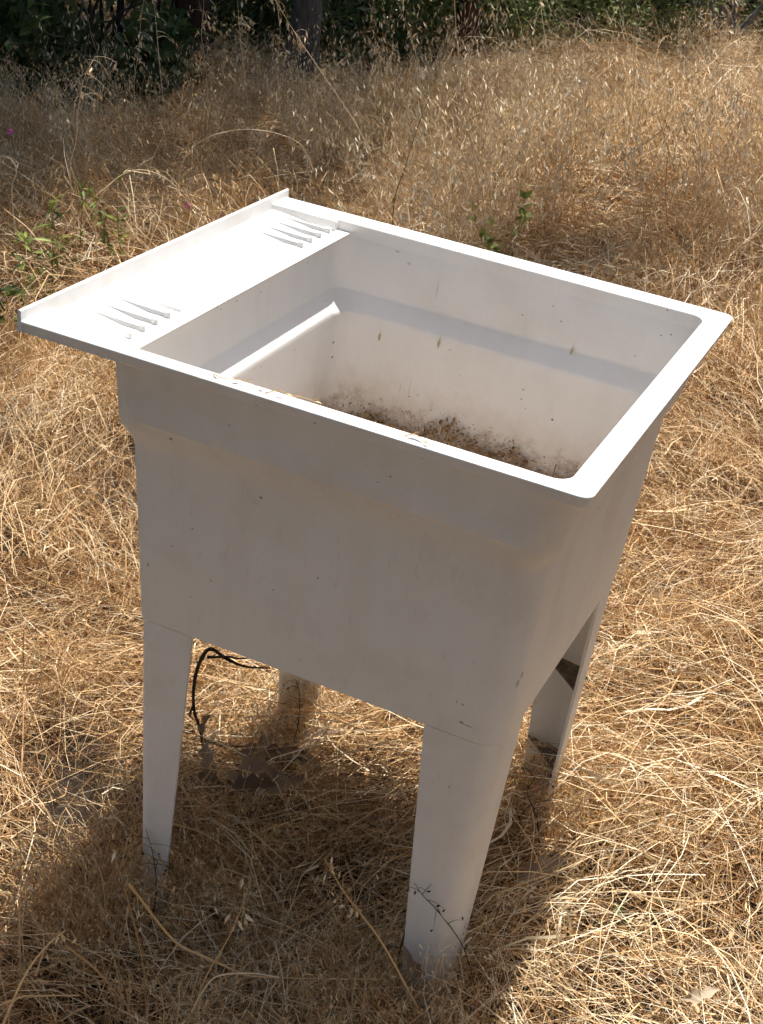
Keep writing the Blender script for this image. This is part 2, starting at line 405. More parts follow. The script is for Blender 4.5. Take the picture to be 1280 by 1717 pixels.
V = [(x, y, soft(x, y)) for x in xs for y in ys]; ny = len(ys); nx = len(xs)
F = [(i*ny+j, (i+1)*ny+j, (i+1)*ny+j+1, i*ny+j+1) for i in range(nx-1) for j in range(ny-1)]
b0 = len(V)
V += [(XD, y, soft(XD, y)-.0012) for y in ys] + [(XD, y, .8415) for y in ys]     # front face down to the basin wall
F += [((nx-1)*ny+j, b0+j, b0+j+1, (nx-1)*ny+j+1) for j in range(ny-1)] + [(b0+j, b0+ny+j, b0+ny+j+1, b0+j+1) for j in range(ny-1)]
b1 = len(V)
V += [(.002, .002, .8462), (XD+.02, .002, .8462), (XD+.02, W-.002, .8462), (.002, W-.002, .8462)]   # underside
F += [(b1, b1+3, b1+2, b1+1)]
ledge = part_from('back_ledge', [(np.array(V), np.array(F), None)], [M['plastic_in']], sink, 40)
# ledge ends: the lip of the near and far side is part of the rim loft
ridge_me = None
for yc in (.065, .092, .118, .145, .478, .505, .532, .559):
    prof = []
    for t in np.linspace(0, 1, 14):
        x = .024+.080*t; prof.append((x,   .8525-.0105*((x-.02)/(XD-.02))**1.25-.0004, .8527-.0012*t))
    V = []; F = []
    for x, zb, zt in prof:
        hw = .0013+.0006*(x-.024)/.08
        V += [(x, -hw, zb), (x, -hw*.75, zt), (x, hw*.75, zt), (x, hw, zb)]
    for i in range(len(prof)-1):
        for k in range(3): F.append((i*4+k, i*4+k+1, i*4+5+k, i*4+4+k))
    F += [(0, 1, 2, 3), (len(V)-1, len(V)-2, len(V)-3, len(V)-4)]
    if ridge_me is None:
        c = len(V)                                    # the small raised nub at the front end
        for z_, gx, gy in ((.8425, 0, 0), (.8522, 0, 0), (.8535, .0008, .0006)):
            V += [(.0965+gx, -.0026+gy, z_), (.1035-gx, -.0026+gy, z_), (.1035-gx, .0026-gy, z_), (.0965+gx, .0026-gy, z_)]
        for q in range(2):
            for k in range(4): F.append((c+q*4+k, c+q*4+(k+1) % 4, c+q*4+4+(k+1) % 4, c+q*4+4+k))
        F.append((c+8, c+9, c+10, c+11))
        ridge_me = mesh_np('drain_ridge', V, np.array(F), M['plastic_in'], False)
        bm = bmesh.new(); bm.from_mesh(ridge_me); bmesh.ops.recalc_face_normals(bm, faces=bm.faces); bm.to_mesh(ridge_me); bm.free()
    o = link('drain_ridge', ridge_me, ledge); o.location = (0, yc, 0)
# backsplash along the back edge
pr = [(0.0, .8446), (0.0, .8694), (.0008, .8704), (.0028, .8704), (.0040, .8692), (.0047, .8605), (.0054, .8521), (.0056, .847)]
V = [(x, y, z) for y in (0.0003, .05, W/2, W-.05, W-.0003) for x, z in pr]; n = len(pr); F = []
for i in range(4):
    for k in range(n-1): F.append((i*n+k, i*n+k+1, (i+1)*n+k+1, (i+1)*n+k))
me = bpy.data.meshes.new('backsplash'); me.from_pydata(V, [], F+[tuple(range(n)), tuple(range(4*n, 5*n))])
me.materials.append(M['plastic_in']); me.polygons.foreach_set('use_smooth', [True]*len(me.polygons)); sharpen(me, 30); link('backsplash', me, sink)

def make_leg(front, far):
    "L-shaped tapered leg: a web along x on the outer side, a flange along y, rounded outer corner, triangular ribs"
    def section(t, z, inset=0.0):                      # t 0 at the foot, 1 at the tub
        xo = ((.5795+.0155*t) if front else (.1475-.0190*t)) ; yo = .0905-.0168*t
        wx = .046+.044*t if front else .034+.040*t; wy = .046+.040*t
        sx = -1 if front else 1
        th = .0042; r = .029 if front else .015
        xo += sx*inset; yo += inset; wx -= inset*2; wy -= inset*2
        P = [(wx, 0), (r, 0)] + [(r-r*math.sin(a), r-r*math.cos(a)) for a in np.linspace(0, math.pi/2, 6)[1:-1]] + [(0, r), (0, wy)]
        ri = r-th
        Q = [(th, wy)] + [(th, r)] + [(r-ri*math.cos(a), r-ri*math.sin(a)) for a in np.linspace(0, math.pi/2, 6)[1:-1]] + [(r, th), (wx, th)]
        pts = [(xo+sx*a, yo+b) for a, b in P+Q]
        if far: pts = [(x, W-y) for x, y in pts]
        return np.array([(x, y, z) for x, y in pts])
    rings = [section(z/.489, z) for z in np.linspace(FEETZ, .4888, 9)]
    ten = [section(1, .470, .0042), section(1, .4905, .0042)]
    Vv, Ff, _ = loft(rings, True); n = len(rings[0])
    me = bpy.data.meshes.new('leg')
    V2, F2, _ = loft(ten, True); k = len(Vv)
    faces = [tuple(f) for f in Ff] + [tuple(range(n))[::-1], tuple(range(8*n, 9*n))] + [tuple(f+k) for f in F2]
    me.from_pydata(np.concatenate([Vv, V2]).tolist(), [], faces); me.materials.append(M['plastic'])
    me.polygons.foreach_set('use_smooth', [True]*len(me.polygons)); sharpen(me, 40)
    leg = link('leg', me, sink)
    for z in (.335, .19, .07):
        s = section(z/.489, z); th = .0032
        m = len(s)//2
        a = s[-1]; c = s[m]; k0 = s[(m+n-1)//2]         # web end, flange end, inner corner
        tri = [a, k0, c]
        V = [tuple(p+np.array([0, 0, dz])) for dz in (-th/2, th/2) for p in tri]
        rm = bpy.data.meshes.new('rib'); rm.from_pydata(V, [], [(0, 1, 2), (5, 4, 3), (0, 3, 4, 1), (1, 4, 5, 2), (2, 5, 3, 0)])
        rm.materials.append(M['dust']); sharpen(rm, 30); link('rib', rm, leg)
for fr in (False, True):
    for fa in (False, True): make_leg(fr, fa)

# ------------------------------------------------------------------ trees and shrubs
def crown_leaves(buf, centres, radii, n, size, flat=.7):
    C = centres[rng.integers(len(centres), size=n)]; R = radii[rng.integers(len(radii), size=n)]
    d = nrm(rng.normal(size=(n, 3))); rr = rng.random(n)**(1/2.2)
    P = C + d*(R*rr)[:, None]*np.array([1, 1, flat])
    D = nrm(d*.5+rng.normal(size=(n, 3))*.7+np.array([0, 0, -.15])); N = nrm(rng.normal(size=(n, 3))+np.array([0, 0, .9]))
    s = size*rng.uniform(.6, 1.3, n)
    leaves(buf, P, D, N, s, s*rng.uniform(.42, .6, n), np.clip(rng.normal(.5, .22, n), 0, 1))
CROWN = []
def tree(base, h, r0, lean, label, bk='barkgrey', cr=1.6, seed=0, name='oak_tree', nl=9000, group='oak trees behind the grass', limbs=7, crown_z=None):
    b = np.array([base[0], base[1], soil_z(base[0], base[1])-.05])
    t = empty(name, b); tag(t, label, 'tree', group)
    buf = Buf(); K = 12; ts = np.linspace(0, 1, K)
    pts = np.stack([lean[0]*h*ts**1.2+.06*np.sin(ts*7+seed), lean[1]*h*ts**1.2+.06*np.cos(ts*6+seed), h*ts], -1)
    pts[0, :2] = 0
    rad = r0*(1-.72*ts)+r0*.45*np.exp(-ts*h*5)
    tube(buf, pts, rad, 12, .5, .05)
    cs = []; rs = []
    for i in range(limbs):
        k = 6+i*5//limbs; a = i*2.4+seed; ln = cr*rng.uniform(.6, 1.0)
        e = pts[k]+np.array([math.cos(a)*ln, math.sin(a)*ln, rng.uniform(.2, .8)*ln])
        mid = (pts[k]+e)/2+np.array([0, 0, .15*ln])
        tube(buf, bez([pts[k], mid, e], 5), np.linspace(rad[k]*.55, .012, 11), 7, .5, .05)
        for q in range(3): cs.append(e+rng.normal(size=3)*.35*cr*.6); rs.append(rng.uniform(.32, .6)*cr*.6)
        cs.append(mid+np.array([0, 0, .2])); rs.append(.4*cr*.6)
    cs.append(pts[-1]); rs.append(.6*cr*.6)
    buf.build('trunk', M[bk], t)
    cb = Buf(); crown_leaves(cb, np.array(cs), np.array(rs), nl, .09); cb.build('crown', M['leafdark'], t, False)
    return t
def above(px, py, h):
    "a tree foot whose crown, h metres up, shades the ground seen at that pixel"
    g = gp(px, py, .3); return g[:2]+SUN[:2]/SUN[2]*h
def on_ground(px, py): return gp(px, py, -.03)[:2]
def f2(px, Y): p = at(px, 100, Y); return p[:2]

tree(f2(490, 4.82), 4.6, .062, (.05, -.12), 'slim oak with bluish grey trunk, left of centre at the back', 'barkgrey', 1.9, 1, nl=17000)
tree(f2(318, 5.31), 4.4, .075, (.01, -.06), 'reddish brown dark trunk left of the slim grey oak', 'barkred', 1.7, 2, 'madrone_tree', 17000, 'trees behind the grass')
tree(f2(785, 5.39), 5.2, .042, (.07, .03), 'dark leaning trunk rising between the central bushes', 'barkred', 1.0, 3, 'madrone_tree', 1300, 'trees behind the grass')
tree(f2(62, 5.55), 4.6, .12, (.0, .0), 'thick dark trunk at the far left behind broad leaves', 'barkred', 1.9, 4, 'madrone_tree', 17000, 'trees behind the grass')
tree(f2(1175, 6.70), 4.6, .07, (.05, .0), 'thin grey trunk behind pale bare branches at the far right', 'barkgrey', 1.0, 5, nl=1500)
for i, (x, y, h, cr, lab) in enumerate([(-2.5, 3.5, 4.2, 1.9, 'oak just beyond the left edge whose crown shades the left grass'),
        (-2.9, 5.6, 4.8, 2.0, 'wide oak at the back left beyond the picture'), (-.9, 8.2, 5.0, 1.8, 'tall oak deep in the wood behind the left trunks')]):
    tree((x, y), h, .09, (0, 0), lab, 'barkgrey', cr, 6+i, nl=14000 if i < 2 else 7000)

def shrub(base, R, Hh, n, size, matk, label, group, nst=9, name='shrub', bk='twig', cl=16, low=0.0):
    t = empty(name, (base[0], base[1], soil_z(base[0], base[1])-.03)); tag(t, label, 'shrub', group)
    buf = Buf(); cs = []; rs = []
    for i in range(nst):
        a = rng.uniform(0, 2*np.pi); rr = R*math.sqrt(rng.random())
        e = np.array([math.cos(a)*rr, math.sin(a)*rr, Hh*rng.uniform(.55, 1)])
        m_ = e*np.array([.45, .45, .55])+rng.normal(size=3)*.05
        tube(buf, bez([np.array([math.cos(a)*.05, math.sin(a)*.05, 0]), m_, e], 5), np.linspace(.014, .003, 11), 5, .5)
    for i in range(cl):
        a = rng.uniform(0, 2*np.pi); rr = R*math.sqrt(rng.random())*.9
        cs.append((math.cos(a)*rr, math.sin(a)*rr, Hh*(low+(1-low)*rng.uniform(.06, .9)*(1-.3*rr/R)))); rs.append(rng.uniform(.2, .36)*R)
    buf.build('stems', M[bk], t)
    cb = Buf(); crown_leaves(cb, np.array(cs), np.array(rs), n, size, .9); cb.build('foliage', M[matk], t, False)
    return t
G = 'bushes along the wood edge'
shrub(f2(90, 4.57), 0.48, 0.75, 1530, .085, 'leafdark', 'broad leaved dark green bush at the top left corner', G, cl=13, low=.05)
shrub(f2(180, 5.06), 0.41, 0.71, 1190, .08, 'leafbush', 'bush with large sunlit leaves beside the thick left trunk', G, cl=10, low=.1)
shrub(f2(395, 5.72), 0.52, 0.75, 3740, .04, 'leafdark', 'small leaved dark bush between the red trunk and the grey oak', G)
shrub(f2(570, 5.55), 0.57, 0.71, 4420, .04, 'leafdark', 'dark green bush just right of the slim grey oak', G)
shrub(f2(690, 5.80), 0.57, 0.75, 5440, .035, 'leafbush', 'green bush left of the dark leaning trunk', G)
shrub(f2(870, 5.88), 0.69, 0.79, 7140, .032, 'leafbush', 'grey green bush right of the dark leaning trunk', G)
shrub(f2(1000, 5.64), 0.63, 0.75, 7140, .03, 'leafbush', 'large sunlit olive green bush right of centre at the top', G)
shrub(f2(1120, 6.37), 0.63, 0.75, 4420, .035, 'leafdark', 'dark green bush behind the bare branches at the right', G)
shrub(f2(1290, 6.13), 0.69, 0.75, 4420, .035, 'leafdark', 'dark bush at the top right corner', G)
shrub(f2(260, 6.46), 0.69, 0.83, 4420, .045, 'leafdark', 'dark bush deep behind the left trunks', G)
shrub(f2(480, 6.87), 0.80, 0.90, 4420, .045, 'leafdark', 'dark bush deep behind the slim grey oak', G)
shrub(f2(800, 7.19), 0.92, 0.90, 5100, .045, 'leafdark', 'dark bush deep behind the leaning trunk', G)
shrub(f2(1040, 7.36), 0.92, 0.90, 5100, .045, 'leafdark', 'dark bush deep behind the olive green bush', G)
def woodland():  # unseen trees, added to hold back sky light from the sink walls
    tb = Buf(); cb = Buf()
    for (x, y, h) in ((-4.5, -3.2, 6), (-2, -5.5, 7), (1, -6, 7), (3.8, -5, 6.5), (6, -2.5, 6.5), (7, 1, 6), (6.8, 4.5, 6), (-5.5, .5, 6), (-6, 5, 6.5), (-4, 9, 6.5)):
        b = np.array([x, y, soil_z(x, y)-.1]); tube(tb, b+np.array([[0, 0, 0], [.08, .05, h*.3], [-.05, .1, h*.6], [.1, 0, h*.9]]), [.16, .12, .09, .03], 9, .5, .05)
        cs = b+np.stack([rng.normal(0, 1.2, 16), rng.normal(0, 1.2, 16), rng.uniform(h*.18, h, 16)], -1); crown_leaves(cb, cs, rng.uniform(.6, 1.15, 16), 3200, .17)
    o = tb.build('woodland', [M['barkgrey'], M['leafdark']], None); me = cb.mesh('woodland_leaves', M['leafdark'], False)
    bm = bmesh.new(); bm.from_mesh(o.data); n0 = len(bm.faces); bm.from_mesh(me); bm.faces.ensure_lookup_table()
    for f in bm.faces[n0:]: f.material_index = 1
    bm.to_mesh(o.data); bm.free(); bpy.data.meshes.remove(me)
    tag(o, 'oak woodland added out of view round the clearing to block sky light', 'woodland', kind='stuff')
woodland()
# pale dead branches at the upper right
def dead_bush(base, label):
    t = empty('dead_bush', (base[0], base[1], soil_z(*base)-.02)); tag(t, label, 'dead bush'); buf = Buf()
    for i in range(12):
        a = rng.uniform(0, 2*np.pi); l_ = rng.uniform(.5, .95)
        p = [np.zeros(3)]; d = np.array([math.cos(a)*.6, math.sin(a)*.6, rng.uniform(.5, 1.1)])
        for k in range(4): d = d+rng.normal(size=3)*.28; p.append(p[-1]+d*l_*.25)
        c = bez(p, 4); tube(buf, c, np.linspace(.013, .003, len(c)), 5)
        for k in range(3):
            s = c[rng.integers(5, len(c)-2)]; q = bez([s, s+rng.normal(size=3)*.1, s+rng.normal(size=3)*.22], 4); tube(buf, q, np.linspace(.005, .0015, len(q)), 4)
    buf.build('branches', M['barkpale'], t)
dead_bush(f2(1215, 5.55), 'bare pale grey branching dead bush at the upper right')

# ------------------------------------------------------------------ dry grass: lodged straw tiles and standing oats, instanced
def scatter(name, sources, pts, rot, scl, idx, label, cat):
    src = bpy.data.collections.new(name+'_source')
    for i, me in enumerate(sources): src.objects.link(bpy.data.objects.new('%s_%02d' % (name, i), me))
    me = bpy.data.meshes.new(name); me.from_pydata(np.asarray(pts).tolist(), [], [])
    a = me.attributes.new('rot', 'FLOAT_VECTOR', 'POINT'); a.data.foreach_set('vector', np.asarray(rot, np.float32).ravel())
    a = me.attributes.new('scl', 'FLOAT_VECTOR', 'POINT'); a.data.foreach_set('vector', np.asarray(scl, np.float32).ravel())
    a = me.attributes.new('idx', 'INT', 'POINT'); a.data.foreach_set('value', np.asarray(idx, np.int32))
    o = link(name, me); tag(o, label, cat, kind='stuff')
    ng = bpy.data.node_groups.new(name+'_nodes', 'GeometryNodeTree')
    ng.interface.new_socket('Geometry', in_out='INPUT', socket_type='NodeSocketGeometry')
    ng.interface.new_socket('Geometry', in_out='OUTPUT', socket_type='NodeSocketGeometry')
    n = ng.nodes; l = ng.links
    gi = n.new('NodeGroupInput'); go = n.new('NodeGroupOutput'); ip = n.new('GeometryNodeInstanceOnPoints')
    ci = n.new('GeometryNodeCollectionInfo'); ci.inputs['Collection'].default_value = src
    ci.inputs['Separate Children'].default_value = True; ci.inputs['Reset Children'].default_value = True
    l.new(gi.outputs[0], ip.inputs['Points']); l.new(ci.outputs[0], ip.inputs['Instance']); ip.inputs['Pick Instance'].default_value = True
    for nm, ty, sock in (('idx', 'INT', 'Instance Index'), ('rot', 'FLOAT_VECTOR', 'Rotation'), ('scl', 'FLOAT_VECTOR', 'Scale')):
        x = n.new('GeometryNodeInputNamedAttribute'); x.data_type = ty; x.inputs['Name'].default_value = nm
        l.new(x.outputs['Attribute'], ip.inputs[sock])
    l.new(ip.outputs[0], go.inputs[0])
    md = o.modifiers.new('scatter', 'NODES'); md.node_group = ng
    return o

def merge_scatter(name, sources, pts, rotz, tilt, scl, idx, mat_, label, cat, var=.25):
    "the same, merged into one mesh (thickly overlapping pieces trace faster that way)"
    out = Buf(); pts = np.asarray(pts, np.float32)
    for k, b in enumerate(sources):
        I = np.nonzero(idx == k)[0]
        if not len(I): continue
        v = np.concatenate(b.v); t = np.concatenate(b.t)
        c, s = np.cos(rotz[I]), np.sin(rotz[I]); S = scl[I]
        x = v[None, :, 0]*S[:, 0, None]; y = v[None, :, 1]*S[:, 1, None]; z = v[None, :, 2]*S[:, 2, None]
        z = z + x*tilt[I, 0, None] + y*tilt[I, 1, None]
        V = np.stack([x*c[:, None]-y*s[:, None]+pts[I, 0, None], x*s[:, None]+y*c[:, None]+pts[I, 1, None], z+pts[I, 2, None]], -1).reshape(-1, 3)
        T = (t[None]+rng.uniform(-var/2, var/2, len(I))[:, None]).ravel()
        out.v.append(V); out.t.append(T); base = out.n + np.arange(len(I))*len(v); out.n += len(V)
        for kk in (3, 4):
            if b.f[kk]:
                f = np.concatenate(b.f[kk]); out.f[kk].append((f[None]+base[:, None, None]).reshape(-1, kk))
    o = out.build(name, mat_, None, False); tag(o, label, cat, kind='stuff'); return o

def straw_pop(buf, n, R, hmax, lmin, lmax, spread, wmin, wmax, curl, zlo, zhi, tm, K=5):
    t = np.linspace(0, 1, K)[None]
    a0 = rng.normal(0, spread, n); ln = rng.uniform(lmin, lmax, n)
    r = R*np.sqrt(rng.random(n)); ph = rng.uniform(0, 2*np.pi, n)
    bend = rng.normal(0, .55*curl, n)[:, None]; ang = a0[:, None]+bend*(t-.5)*2; step = ln[:, None]/(K-1)
    x = (r*np.cos(ph))[:, None]+np.cumsum(np.cos(ang)*step, 1)-ln[:, None]*.5*np.cos(a0)[:, None]
    y = (r*np.sin(ph))[:, None]+np.cumsum(np.sin(ang)*step, 1)-ln[:, None]*.5*np.sin(a0)[:, None]
    h = hmax*rng.random(n)**1.5; base = rng.uniform(zlo, zhi, n); kind = rng.random(n)
    z = np.where((kind < .6)[:, None], base[:, None]+h[:, None]*np.sin(np.pi*np.clip(t*.9+.08, 0, 1)), base[:, None]+h[:, None]*t**1.3)
    j = .0022 if lmax < .15 else .003
    P = np.stack([x, y, z], -1)+rng.normal(0, j, (n, K, 3))
    w = wmin+(wmax-wmin)*rng.random(n)**2.2
    ribbons(buf, P, w, np.clip(rng.normal(tm, .24, n)+.4*(base-zlo)/(zhi-zlo)-.2, .02, .98))  # low straw darker: old thatch, with shade of the gaps put into the tint
def straw_tile(n, R, hmax, lmin, lmax, spread, wmin=.0007, wmax=.0021, curl=1.0):
    buf = Buf()
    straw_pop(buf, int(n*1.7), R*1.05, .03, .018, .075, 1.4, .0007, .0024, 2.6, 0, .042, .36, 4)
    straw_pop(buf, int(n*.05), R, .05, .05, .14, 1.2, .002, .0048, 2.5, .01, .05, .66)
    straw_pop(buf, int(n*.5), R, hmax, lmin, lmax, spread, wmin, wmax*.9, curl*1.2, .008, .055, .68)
    m = n//5; C = np.stack([rng.uniform(-R, R, m), rng.uniform(-R, R, m), rng.uniform(.005, .05, m)], -1)      # chaff
    D = rng.normal(size=(m, 3))*np.array([1, 1, .4]); s = rng.uniform(.006, .02, m)
    leaves(buf, C, D, rng.normal(size=(m, 3))+np.array([0, 0, 1]), s, s*rng.uniform(.15, .3, m), np.clip(rng.normal(.62, .25, m), 0, 1))
    return buf
tiles = [straw_tile(1300, .24, .075, .08, .30, .55) for _ in range(6)] + [straw_tile(900, .22, .15, .10, .34, .8, curl=1.6) for _ in range(4)]

def spikelets(buf, P, size, tint):
    n = len(P); s = size*rng.uniform(.7, 1.25, n)
    D = nrm(np.stack([rng.normal(0, .45, n), rng.normal(0, .45, n), -np.ones(n)], -1)); Nn = rng.normal(size=(n, 3))
    leaves(buf, P, D, Nn, s, s*.25, tint, .35)
def oat_stems(buf, base, hts, leanv, tint, w=.0016, nsp=11, size=.025, K=7, droop=.5):
    n = len(base); t = np.linspace(0, 1, K)
    P = base[:, None]+np.stack([leanv[:, 0, None]*hts[:, None]*t**1.8, leanv[:, 1, None]*hts[:, None]*t**1.8,
                                hts[:, None]*(t-droop*.25*np.linalg.norm(leanv, axis=1)[:, None]*t**3)], -1)
    P[:, 1:-1] += rng.normal(0, .006, (n, K-2, 3))
    ribbons(buf, P, np.full(n, w)*rng.uniform(.7, 1.4, n), tint, taper=.35)
    for j in range(nsp):
        f = rng.uniform(.55, 1.0, n)*(K-1); i = np.minimum(f.astype(int), K-2); fr = (f-i)[:, None]
        Q = P[np.arange(n), i]*(1-fr)+P[np.arange(n), i+1]*fr
        off = rng.normal(size=(n, 3))*np.array([.022, .022, .006]); E = Q+off
        mid = (Q+E)/2+np.array([0, 0, .012])
        ribbons(buf, np.stack([Q, mid, E], 1), np.full(n, .0006), tint)
        spikelets(buf, E, size, np.clip(tint+rng.normal(.2, .14, n), 0, 1))
    # dry leaf blades
    for j in range(2):
        k = rng.integers(1, K-3); Q = P[:, k]; d = nrm(rng.normal(size=(n, 3))*np.array([1, 1, .2])); ll = rng.uniform(.06, .2, n)[:, None]
        B = np.stack([Q, Q+d*ll*.4+np.array([0, 0, .04]), Q+d*ll*.8+np.array([0, 0, .02]), Q+d*ll+np.array([0, 0, -.04])], 1)
        ribbons(buf, B, rng.uniform(.0015, .0035, n), np.clip(tint-.05, 0, 1), taper=.15)
def oat_clump(n, h0, h1, spread=.1, lean=.28, nsp=10, tm=.66):
    buf = Buf(); r = spread*np.sqrt(rng.random(n)); a = rng.uniform(0, 6.283, n)
    base = np.stack([r*np.cos(a), r*np.sin(a), np.full(n, -.02)], -1)
    oat_stems(buf, base, rng.uniform(h0, h1, n), rng.normal(0, lean, (n, 2)), np.clip(rng.normal(tm, .16, n), 0, 1), nsp=nsp)
    return buf.mesh('oat_clump', M['oat'], False)
clumps = [oat_clump(13, .34, .62) for _ in range(5)] + [oat_clump(9, .5, .82, .12, .2, 12) for _ in range(3)] + [oat_clump(12, .2, .42, .12, .7, 5, .6) for _ in range(4)]

def arch_clump(n, h0, h1):
    "tufts bent over in arches"
    buf = Buf(); K = 9; t = np.linspace(0, 1, K)[None]
    r = .07*np.sqrt(rng.random(n)); a = rng.uniform(0, 6.283, n); hh = rng.uniform(h0, h1, n)[:, None]; ln = rng.uniform(.5, 1.3, n)[:, None]*hh
    da = rng.normal(0, .9, n)[:, None]+rng.normal(0, .3, n)[:, None]*t
    x = (r*np.cos(a))[:, None]+np.cos(da)*ln*t**1.3; y = (r*np.sin(a))[:, None]+np.sin(da)*ln*t**1.3
    z = hh*np.sin(np.pi*np.minimum(t*rng.uniform(.55, .95, n)[:, None], 1))
    P = np.stack([x, y, z], -1)+rng.normal(0, .003, (n, K, 3))
    tint = np.clip(rng.normal(.6, .17, n), 0, 1)
    ribbons(buf, P, rng.uniform(.0008, .0026, n), tint, taper=.3)
    for j in range(5):
        k = rng.integers(K-4, K); spikelets(buf, P[:, k]+rng.normal(size=(n, 3))*.008, .017, np.clip(tint+.12, 0, 1))
    return buf
arches = [arch_clump(40, .10, .24) for _ in range(4)] + [arch_clump(30, .2, .38) for _ in range(3)]

def in_sink_legs(p, m=.03):
    q = p - np.array([0, 0, 0]); s = q @ RG + P0        # world -> sink
    return s
def fill(x0, x1, y0, y1, dens, keep):
    n = int((x1-x0)*(y1-y0)*dens); P = np.stack([rng.uniform(x0, x1, n), rng.uniform(y0, y1, n)], -1)
    return P[keep(P)]
def strat(x0, x1, y0, y1, step, keep):
    gx, gy = np.meshgrid(np.arange(x0, x1, step), np.arange(y0, y1, step)); P = np.stack([gx.ravel(), gy.ravel()], -1)
    P = P+rng.uniform(-.45, .45, P.shape)*step; return P[keep(P)]
def in_view(P, m=.35):
    "only ground the photograph, or one from a step aside, could show"
    d = P[:, 1]-CAM[1]; hw = d*PW/2/FPX*1.12+m+.25
    return (d > .4) & (np.abs(P[:, 0]-CAM[0]) < hw)
# lodged straw everywhere near, thinner far away
pts = []; 
A = strat(-2.2, 2.4, -.9, 2.0, .305, in_view); B = strat(-3, 3.4, 2.0, 6.5, .40, lambda P: in_view(P, .4))
P = np.concatenate([A, B]); n = len(P)
z = np.maximum(soil_z(P[:, 0], P[:, 1]), .002)
S_ = in_sink_legs(np.column_stack([P, z]))
under = (S_[:, 0] > .0) & (S_[:, 0] < .75) & (S_[:, 1] > -.5) & (S_[:, 1] < .72)
kp = ~(under & (rng.random(n) < .0)); nA = int(kp[:len(A)].sum()); P = P[kp]; z = z[kp]; under = under[kp]; n = len(P)
sc = rng.uniform(.7, 1.15, n); sz = sc*rng.uniform(.7, 1.5, n); z = z+np.where((rng.random(n) < .45) & ~under, rng.uniform(0, .035, n), 0)
flow = 2.3+.9*np.sin(P[:, 0]*1.9+.5)+.8*np.cos(P[:, 1]*1.6)+rng.normal(0, .7, n)
idx = np.where(rng.random(n) < .72, rng.integers(0, 6, n), rng.integers(6, 10, n))
idx[under] = rng.integers(0, 6, under.sum())
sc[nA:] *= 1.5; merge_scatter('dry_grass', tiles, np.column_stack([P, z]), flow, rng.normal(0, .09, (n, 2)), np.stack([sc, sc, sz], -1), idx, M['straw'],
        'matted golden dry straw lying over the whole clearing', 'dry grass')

def pix(P):
    d = np.column_stack([P, np.full(len(P), 0.0)])-CAM; zc = d @ FWD
    return PW/2+FPX*(d @ RGT)/zc, PH/2-FPX*(d @ UPV)/zc
# arched tufts: everywhere in front of the standing oats, most on the left and along the sink's back
P = fill(-2.4, 2.6, -.7, 4.2, 26, in_view); px, py = pix(P)
S_ = in_sink_legs(np.column_stack([P, np.zeros(len(P))]))
free = ~((S_[:, 0] > -.02) & (S_[:, 0] < .70) & (S_[:, 1] > -.05) & (S_[:, 1] < .68))
front = (S_[:, 1] < .05) & (S_[:, 0] > -.1) & (S_[:, 0] < .75)
prob = np.where(py < 720, .75, .30); prob[front] = .65
P = P[free & (rng.random(len(P)) < prob)]; n = len(P); px, py = pix(P)
FEET = []
for fx, fy in ((.165, .10), (.56, .10), (.56, .53), (.165, .53)):
    for k in range(14):
        a = rng.uniform(0, 6.28); FEET.append(s2w((fx+math.cos(a)*.075, fy+math.sin(a)*.075-.02, 0))[:2])
for k in range(26): FEET.append(s2w((rng.uniform(.05, .62), rng.uniform(-.35, .45), 0))[:2])
P = np.concatenate([P, np.array(FEET)]); n = len(P); px, py = pix(P)
idx = np.where(py < 560, rng.integers(0, 7, n), rng.integers(0, 4, n)); idx[-len(FEET):] = rng.integers(0, 4, len(FEET)); sc = rng.uniform(.7, 1.15, n)*np.where(py > 800, .6, 1)
S_ = in_sink_legs(np.column_stack([P, np.zeros(n)])); sc[(S_[:, 1] < .0) & (S_[:, 0] > -.1) & (S_[:, 0] < .72)] *= .8
sc[-len(FEET):] = rng.uniform(.42, .64, len(FEET)); merge_scatter('bent_grass', arches, np.column_stack([P, np.maximum(soil_z(P[:, 0], P[:, 1]), 0)]), rng.uniform(0, 6.28, n), rng.normal(0, .1, (n, 2)), np.repeat(sc[:, None], 3, 1), idx, M['straw'],
        'tufts of dry grass bent over in arches around the sink', 'dry grass')
# standing oats behind
P = fill(-3.2, 3.6, 1.0, 4.6, 66, lambda P: in_view(P, .5)); px, py = pix(P)
edge = np.where(px > 640, 500+50*np.sin(px/90), 365+40*np.sin(px/70))       # photo row where the mat gives way to standing stems
prob = np.clip((edge-py)/90, 0, 1); prob = np.where(P[:, 1] > 3.9, prob*.5, prob)
P = P[rng.random(len(P)) < prob]; n = len(P); px, py = pix(P)
idx = np.where(rng.random(n) < .12, rng.integers(5, 8, n), np.where(rng.random(n) < .35, rng.integers(8, 12, n), rng.integers(0, 5, n)))
sc = rng.uniform(.75, 1.1, n)*np.where(px < 640, .9, 1)*np.interp(P[:, 1], [1.5, 3.2, 4.5], [1.12, .92, .70])
scatter('standing_oats', clumps, np.column_stack([P, soil_z(P[:, 0], P[:, 1])]), np.stack([rng.normal(0, .06, n), rng.normal(0, .06, n), rng.uniform(0, 6.28, n)], -1), np.repeat(sc[:, None], 3, 1), idx,
        'dense stand of dry wild oats with drooping pale seed husks behind the sink', 'dry grass')

